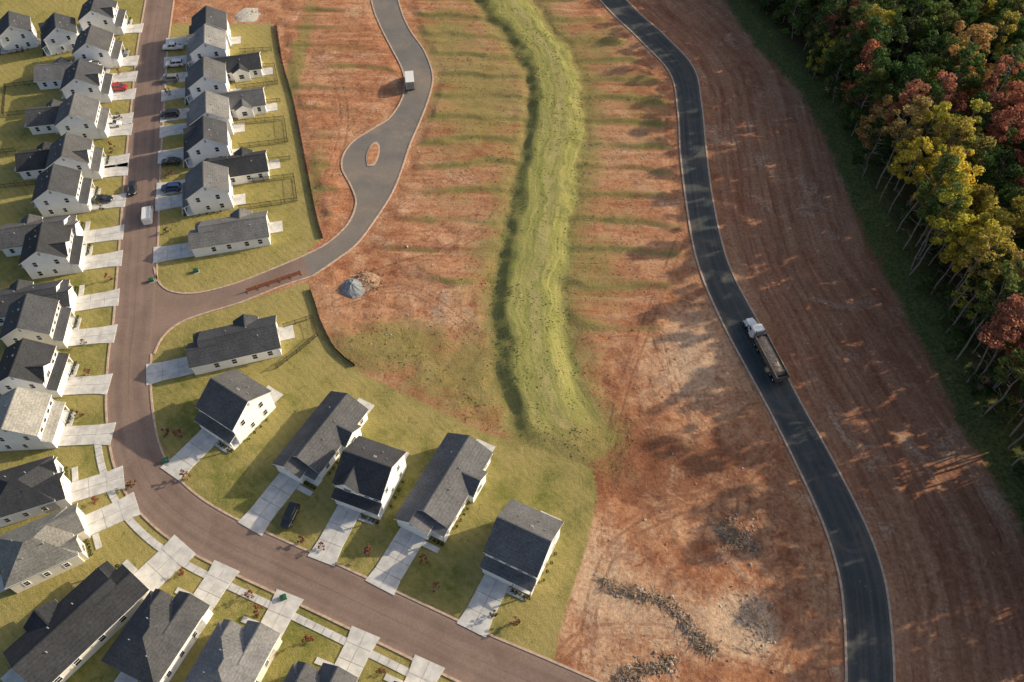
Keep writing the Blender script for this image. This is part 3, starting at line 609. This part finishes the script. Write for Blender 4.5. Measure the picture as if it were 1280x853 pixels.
for pts in [[(300,262),(372,252),(368,222),(300,230)],[(300,185),(360,178),(356,150),(292,156)],[(296,112),(348,106),(344,84),(300,86)],[(340,64),(300,66)],[(60,230),(0,236)],[(42,300),(0,306)],[(60,140),(5,146),(8,110),(60,104)],[(355,410),(392,398),(398,420),(372,442),(345,462)],[(0,70),(30,66),(32,48)],[(20,190),(0,192)],[(300,206),(365,200)],[(300,132),(352,128)]]: fence(pts)
def silt(pts):
    line=cr(PL(pts),2.0); b=MB(); n=normals(line)
    for i_ in range(len(line)-1):
        p,q=line[i_],line[i_+1]; nn=n[i_]*.02
        b.slab([(p[0]-nn[0],p[1]-nn[1],.75),(q[0]-nn[0],q[1]-nn[1],.75),(q[0]+nn[0],q[1]+nn[1],.75),(p[0]+nn[0],p[1]+nn[1],.75)],.8,0,0)
        b.cyl((p[0]+n[i_][0]*.06,p[1]+n[i_][1]*.06,-.1),(p[0]+n[i_][0]*.06,p[1]+n[i_][1]*.06,1.0),.035,.035,5,1)
    link('silt_fence',b.mesh('silt_fence',[m_silt,m_orange]))
silt([(346,32),(354,80),(368,130),(382,200),(396,270),(404,298)]); silt([(388,362),(396,385),(402,404),(420,438),(444,458)])
# barrier across side street
m_bar=simple('rusty_barrier',(.30,.12,.07),.8,.2)
b=MB(); p0=np.array(P(309,366)); p1=np.array(P(377,343)); d=p1-p0; L=np.linalg.norm(d); d/=L; nn=np.array([-d[1],d[0]])
for k in range(5):
    a0=p0+d*(k*L/5+.1); a1=p0+d*((k+1)*L/5-.1)
    for z0,z1 in ((.35,.75),(.85,1.25)): b.slab([(*(a0-nn*.05),z1),(*(a1-nn*.05),z1),(*(a1+nn*.05),z1),(*(a0+nn*.05),z1)],z1-z0,0,0)
    for q in (a0,a1):
        b.cyl((*q,0),(*q,1.35),.06,.06,6); b.slab([(*(q-nn*.5-d*.08),.13),(*(q-nn*.5+d*.08),.13),(*(q+nn*.5+d*.08),.13),(*(q+nn*.5-d*.08),.13)],.08,0,0)
link('road_barricade',b.mesh('road_barricade',[m_bar]))
# ---------------- rubble
m_rock=simple('gray_rock',(.40,.36,.31),.9,.35,1.2); m_rock2=simple('brown_rock',(.38,.25,.165),.9,.35,1.2); m_slate=simple('dark_gravel',(.24,.26,.28),.9,.3,2); m_dead=simple('dead_brush',(.33,.24,.165),.9,.4,1.5); m_pale=simple('pale_gravel',(.52,.48,.42),.9,.25,2)
bm=bmesh.new(); bmesh.ops.create_icosphere(bm,subdivisions=1,radius=1); icv=np.array([v.co[:] for v in bm.verts]); icf=[tuple(v.index for v in f.verts) for f in bm.faces]; bm.free()
def rock(b,x_,y_,z_,s_,mi):
    v=icv*(1+RS.uniform(-.35,.35,(len(icv),1)))*s_*RS.uniform(.6,1.3,3)*np.array([1,1,.7]); an=RS.uniform(0,6.28); R=np.array([[math.cos(an),-math.sin(an),0],[math.sin(an),math.cos(an),0],[0,0,1]]); b.add(v@R.T+np.array([x_,y_,z_]),icf,mi)
def rubble(name,path,n,spread,smin,smax,pile=0,mats=None,mi=(0,1),sticks=0,R=None):
    b=MB(); a=cr(PL(path),.5) if len(path)>1 else np.array(PL(path)); wob=.4+1.1*np.abs(np.sin(np.arange(len(a))*.37)); idx=RS.randint(0,len(a),n); off=RS.normal(size=(n,2))*spread*(wob[idx][:,None] if len(a)>6 else 1); q=a[idx]+off; h=height(q[:,0],q[:,1])
    for k in range(n):
        r=np.linalg.norm(off[k])/spread; s_=smin+(smax-smin)*RS.rand()**2; rock(b,q[k,0],q[k,1],h[k]+s_*.15+pile*max(0,1-r*.5),s_,RS.choice(mi))
    if sticks:
        idx=RS.randint(0,len(a),sticks); off=RS.normal(size=(sticks,2))*spread*.9; q=a[idx]+off; h=height(q[:,0],q[:,1])
        for k in range(sticks):
            an=RS.uniform(0,6.28); L=RS.uniform(.5,2.0); b.cyl((q[k,0],q[k,1],h[k]+RS.uniform(.02,.5)),(q[k,0]+L*math.cos(an),q[k,1]+L*math.sin(an),h[k]+RS.uniform(.02,.8)),.07,.02,4,len(mats)-1)
    if pile:
        c=a.mean(0); N=22; R=R or spread*1.9; vs=[(c[0],c[1],pile*1.1)]
        for rr,zz in ((.2,.98),(.42,.74),(.72,.33),(1,-.1)):
            for k in range(N): t=6.283*k/N; f=rr*R*RS.uniform(.9,1.1); vs.append((c[0]+f*math.cos(t),c[1]+f*math.sin(t),pile*zz*RS.uniform(.85,1.15)))
        fs=[(0,1+k,1+(k+1)%N) for k in range(N)]
        for ring in range(3): fs+=[(1+ring*N+k,1+(ring+1)*N+k,1+(ring+1)*N+(k+1)%N,1+ring*N+(k+1)%N) for k in range(N)]
        b.add(vs,fs,mi[0])
    link(name,b.mesh(name,mats or [m_rock,m_rock2]))
rubble('gravel_pile',[(441,360)],90,1.5,.06,.18,1.3,[m_slate,m_rock],(0,0,1),R=2.9)
rubble('debris_pile',[(452,350),(466,354)],170,1.4,.08,.42,.5,[m_rock2,m_soil,m_dead],(0,1),80)
rubble('gravel_pile',[(300,22),(322,16)],120,1.5,.06,.22,.35,[m_pale,m_rock],(0,1),R=4)
DB=[m_dead,m_rock2,m_rock,m_dead]
rubble('brush_debris',[(903,660),(922,670),(942,684)],420,1.15,.07,.34,0,DB,(0,1,2,2),190)
rubble('brush_debris_row',[(756,728),(775,738),(800,742),(830,752),(850,768),(862,785),(888,812),(868,800)],700,.50,.08,.36,0,DB,(0,0,1,2,2),240)
rubble('brush_debris_row',[(775,848),(800,838),(830,832),(842,824)],400,.6,.08,.34,0,DB,(0,1,2,2),140)
rubble('rubble_pile',[(930,760),(950,775),(945,800)],240,1.5,.05,.26,0,[m_pale,m_rock,m_rock2,m_dead],(0,0,1,2),40)
rubble('rubble_pile',[(1085,735),(1078,730)],20,.5,.05,.14)
rubble('rubble_pile',[(1040,520),(1046,508)],25,.9,.05,.2)
n=2200; b=MB(); cx=RS.uniform(-45,115,n); cy=RS.uniform(34,220,n); ff=fields(cx,cy); hh=height(cx,cy,ff)
for k in range(n):
    if ff['lawn'][k]<-1 and ff['road'][k]>.6 and ff['fg'][k]<0: rock(b,cx[k],cy[k],hh[k]+.02,.04+.22*RS.rand()**3,RS.randint(2))
link('scattered_stones',b.mesh('scattered_stones',[m_rock,m_soil]))
# ---------------- vehicles
m_tire=simple('tire_rubber',(.02,.02,.02),.9,.1); m_hub=simple('wheel_rim',(.4,.4,.4),.35,.1,metal=.8); m_chas=simple('chassis_black',(.025,.025,.025),.6,.2)
m_lamp=simple('headlamp',(.7,.7,.7),.2,.05); m_red=simple('tail_lamp',(.35,.02,.02),.3,.05)
paints={}
def paint(c):
    if c not in paints:
        s=S('car_paint'); s.b.inputs['Coat Weight'].default_value=.6; paints[c]=s.fin(c,.35,.5)
    return paints[c]
def wheel(b,x_,y_,r,w_,mt,mh):
    s=1 if y_>0 else -1; b.cyl((x_,y_-w_/2*s,r),(x_,y_+w_/2*s,r),r,r,16,mt); b.cyl((x_,y_+w_/2*s,r),(x_,y_+(w_/2+.02)*s,r),r*.6,r*.55,12,mh)
def place(b,name,mats,px,tox,z=.05):
    p=np.array(P(*px)); q=np.array(P(*tox)); d=q-p; return link(name,b.mesh(name,mats),(p[0],p[1],z),math.atan2(d[1],d[0]))
def glasshouse(b,xb0,xb1,xt0,xt1,wb_,wt,z0,z1,mg=1,mp=0):
    b.add([(xb0,-wb_,z0),(xb1,-wb_,z0),(xb1,wb_,z0),(xb0,wb_,z0),(xt0,-wt,z1),(xt1,-wt,z1),(xt1,wt,z1),(xt0,wt,z1)],[(0,1,5,4),(1,2,6,5),(2,3,7,6),(3,0,4,7),(4,5,6,7)],mg)
    b.loft([(xt0-.05,wt+.01,z1-.03,z1+.03,.02),(xt0+.2,wt+.03,z1-.02,z1+.06,.03),(xt1-.2,wt+.03,z1-.02,z1+.06,.03),(xt1+.05,wt+.01,z1-.03,z1+.03,.02)],mp)
    for a,c in ((xb0,xt0),(xb1,xt1),((xb0+xb1)/2,(xt0+xt1)/2)):
        for s_ in (-1,1): b.cyl((a,s_*wb_,z0),(c,s_*wt,z1),.05,.045,5,mp)
def car(kind,c,px,to,z=.05,name=None):
    b=MB()
    if kind=='sedan':
        b.loft([(-2.3,.72,.38,.85,.1),(-2.15,.86,.25,.98,.12),(-1.2,.92,.22,1.0,.1),(.9,.92,.22,.98,.1),(1.9,.86,.24,.85,.12),(2.3,.7,.35,.68,.1)],0); glasshouse(b,-1.7,1.15,-1.05,.35,.8,.62,.96,1.42); L=1.4
    elif kind=='suv':
        b.loft([(-2.35,.8,.42,1.0,.1),(-2.25,.93,.3,1.1,.12),(-1.2,.96,.28,1.12,.1),(1.0,.96,.28,1.1,.1),(2.05,.92,.3,1.02,.14),(2.35,.78,.4,.85,.1)],0); glasshouse(b,-2.2,1.25,-1.95,.5,.86,.7,1.08,1.68); L=1.45
    elif kind=='van':
        b.loft([(-2.9,.95,.4,2.0,.1),(-2.8,1.0,.35,2.3,.14),(1.0,1.0,.35,2.3,.14),(1.5,.98,.35,2.0,.14),(2.3,.95,.35,1.2,.12),(2.8,.85,.4,.95,.1)],0)
        b.add([(1.56,-.86,2.02),(2.3,-.88,1.28),(2.3,.88,1.28),(1.56,.86,2.02)],[(0,1,2,3)],1); b.box(1.0,2.0,-1.02,-1.005,1.25,1.75,1); b.box(1.0,2.0,1.005,1.02,1.25,1.75,1); L=1.8
    elif kind=='pickup':
        b.loft([(.2,.98,.35,1.15,.1),(1.2,.98,.35,1.13,.1),(2.5,.95,.35,1.05,.14),(2.8,.82,.45,.9,.1)],0); b.box(-2.8,.3,-.97,.97,.4,.65,0); b.box(-2.8,.2,-.97,-.88,.6,1.12,0); b.box(-2.8,.2,.88,.97,.6,1.12,0); b.box(-2.8,-2.7,-.87,.87,.6,1.1,0); glasshouse(b,-.9,1.4,-.7,.8,.88,.72,1.1,1.75); b.box(-.95,.3,-.87,.87,.66,1.12,0); L=1.8
    r=.34 if kind=='sedan' else .4
    for x_ in (-L,L):
        for y_ in (-.84,.84): wheel(b,x_,y_,r,.24,2,3)
    fx={'sedan':2.26,'suv':2.32,'van':2.74,'pickup':2.72}[kind]
    for y_ in (-.58,.58): b.box(fx-.12,fx+.03,y_-.16,y_+.16,.62,.76,4); b.box(-fx-.04-(.1 if kind=='van' else 0),-fx+.1,y_-.14,y_+.14,.7,.88,5)
    for y_ in (-1.06,1.06): b.box(.8,.95,y_-.08,y_+.08,1.0,1.15,0)
    return place(b,name or {'sedan':'parked_car','suv':'parked_suv','van':'white_van','pickup':'pickup_truck'}[kind],[paint(c),m_glass,m_tire,m_hub,m_lamp,m_red],px,to,z)
WH=(.75,.75,.74);BK=(.02,.022,.03);RD=(.4,.02,.03);GY=(.2,.21,.22);BL=(.03,.06,.16)
car('van',WH,(187,272),(189,240),name='white_van')
car('sedan',BK,(167,238),(166,258),name='dark_car')
car('suv',BK,(364,647),(352,672),.17)
for k,c,p_,t_ in [('suv',RD,(150,113),(175,112)),('sedan',BK,(130,252),(150,251)),('suv',BL,(216,238),(200,239)),('suv',GY,(214,102),(198,103)),('sedan',WH,(142,158),(160,157)),('sedan',GY,(152,70),(170,69)),('pickup',WH,(218,62),(200,63)),('suv',BK,(214,146),(198,147)),('sedan',BK,(215,205),(200,206)),('suv',WH,(220,83),(205,84))]: car(k,c,p_,t_,.17)
# semi dump truck
m_white=paint(WH); m_bed=simple('steel_bed',(.15,.13,.11),.55,.25,1.0); m_load=simple('sand_load',(.46,.34,.24),.95,.25,1.2); m_chrome=simple('chrome',(.6,.6,.6),.2,.05,metal=.9)
b=MB()
b.box(-8.0,7.2,-.45,-.3,.75,1.0,2); b.box(-8.0,7.2,.3,.45,.75,1.0,2)
b.loft([(5.3,1.0,.9,2.05,.15),(6.6,.95,.85,1.85,.18),(7.6,.8,.8,1.6,.15)],0)
b.box(7.6,7.68,-.55,.55,.85,1.5,6); b.box(7.55,7.85,-1.15,1.15,.45,.75,6)
b.loft([(3.0,1.15,.9,2.9,.12),(3.1,1.2,.9,3.05,.14),(4.7,1.2,.9,2.95,.16),(5.1,1.15,.9,2.7,.16),(5.45,1.1,.9,2.1,.1)],0)
b.add([(5.16,-.98,2.70),(5.50,-.98,2.10),(5.50,.98,2.10),(5.16,.98,2.70)],[(0,1,2,3)],1)
for s_ in (-1,1):
    b.box(4.2,5.0,s_*1.205-.02,s_*1.205+.02,1.9,2.6,1)
    b.cyl((3.3,s_*1.0,.75),(4.7,s_*1.0,.75),.32,.32,12,6); b.cyl((2.85,s_*.95,1.0),(2.85,s_*.95,3.6),.09,.09,8,6)
    b.box(6.0,7.3,s_*.8,s_*1.2,1.05,1.15,0); b.box(5.3,5.4,s_*1.35-.1,s_*1.35+.1,1.9,2.4,2)
    for x_ in (6.6,1.6,.3,-5.9,-7.2): wheel(b,x_,s_*1.02,.5,.3 if x_>6 else .5,2,6)
    b.box(-.4,2.3,s_*.75,s_*1.25,1.08,1.14,2)
b.box(-8.3,2.2,-1.25,1.25,1.25,1.38,3)
for s_ in (-1,1):
    b.box(-8.3,2.2,s_*1.25-.04,s_*1.25+.04,1.38,2.65,3)
    b.box(-8.32,2.24,s_*1.27-.08,s_*1.27+.08,2.65,2.77,4)
    x_=-8.1
    while x_<2.2: b.box(x_,x_+.1,s_*1.295,s_*1.37,1.3,2.64,3); x_+=.85
b.box(2.15,2.25,-1.2,1.2,1.385,2.95,3); b.box(-8.35,-8.25,-1.2,1.2,1.39,2.8,3); b.box(-8.42,-8.36,-1.1,-.8,1.3,1.5,5); b.box(-8.42,-8.36,.8,1.1,1.3,1.5,5)
N=28;M=6; vs=[];fs=[]
for i_ in range(N):
    for j in range(M): vs.append((-7.2+i_*(9.2/(N-1)),-1.2+j*(2.4/(M-1)),2.25+.35*math.sin(math.pi*j/(M-1))+RS.uniform(-.1,.1)-(.8 if i_==0 else 0)))
for i_ in range(N-1):
    for j in range(M-1): fs.append((i_*M+j,(i_+1)*M+j,(i_+1)*M+j+1,i_*M+j+1))
b.add(vs,fs,4)
place(b,'dump_truck',[m_white,m_glass,m_tire,m_bed,m_load,m_red,m_chrome],(953,440),(930,396))
# box truck
b=MB(); b.box(-3.6,1.4,-1.15,1.15,.95,3.2,0); b.box(-3.6,1.4,-1.17,1.17,.9,.99,2); b.loft([(1.5,1.0,.5,2.3,.12),(2.3,1.0,.5,2.3,.14),(2.8,.98,.5,1.6,.12),(3.5,.85,.5,1.2,.12)],0)
b.add([(2.33,-.85,2.24),(2.82,-.86,1.66),(2.82,.86,1.66),(2.33,.85,2.24)],[(0,1,2,3)],1); b.box(1.7,2.4,-1.02,-1.0,1.5,2.0,1); b.box(1.7,2.4,1.0,1.02,1.5,2.0,1); b.box(-3.5,3.3,-.4,.4,.55,.9,2)
for x_ in (2.6,-2.3):
    for y_ in (-.95,.95): wheel(b,x_,y_,.42,.3,2,3)
b.box(-3.64,-3.6,-1.0,1.0,1.05,3.1,3)
place(b,'box_truck',[m_white,m_glass,m_tire,m_hub],(513,106),(511,84))
m_gb=simple('green_utility_paint',(.03,.10,.06),.6,.1)
for a_,b_ in ((208,577),(355,748),(190,352),(246,340)):
    u=MB(); u.box(-.6,.6,-.5,.5,0,.12,1); u.loft([(-.5,.42,.12,.75,.04),(.1,.42,.12,.85,.05),(.5,.42,.12,.8,.05)],0); x_,y_=P(a_,b_); link('utility_box',u.mesh('utility_box',[m_gb,m_conc]),(x_,y_,0),.4)
print('objs',len(bpy.data.objects))
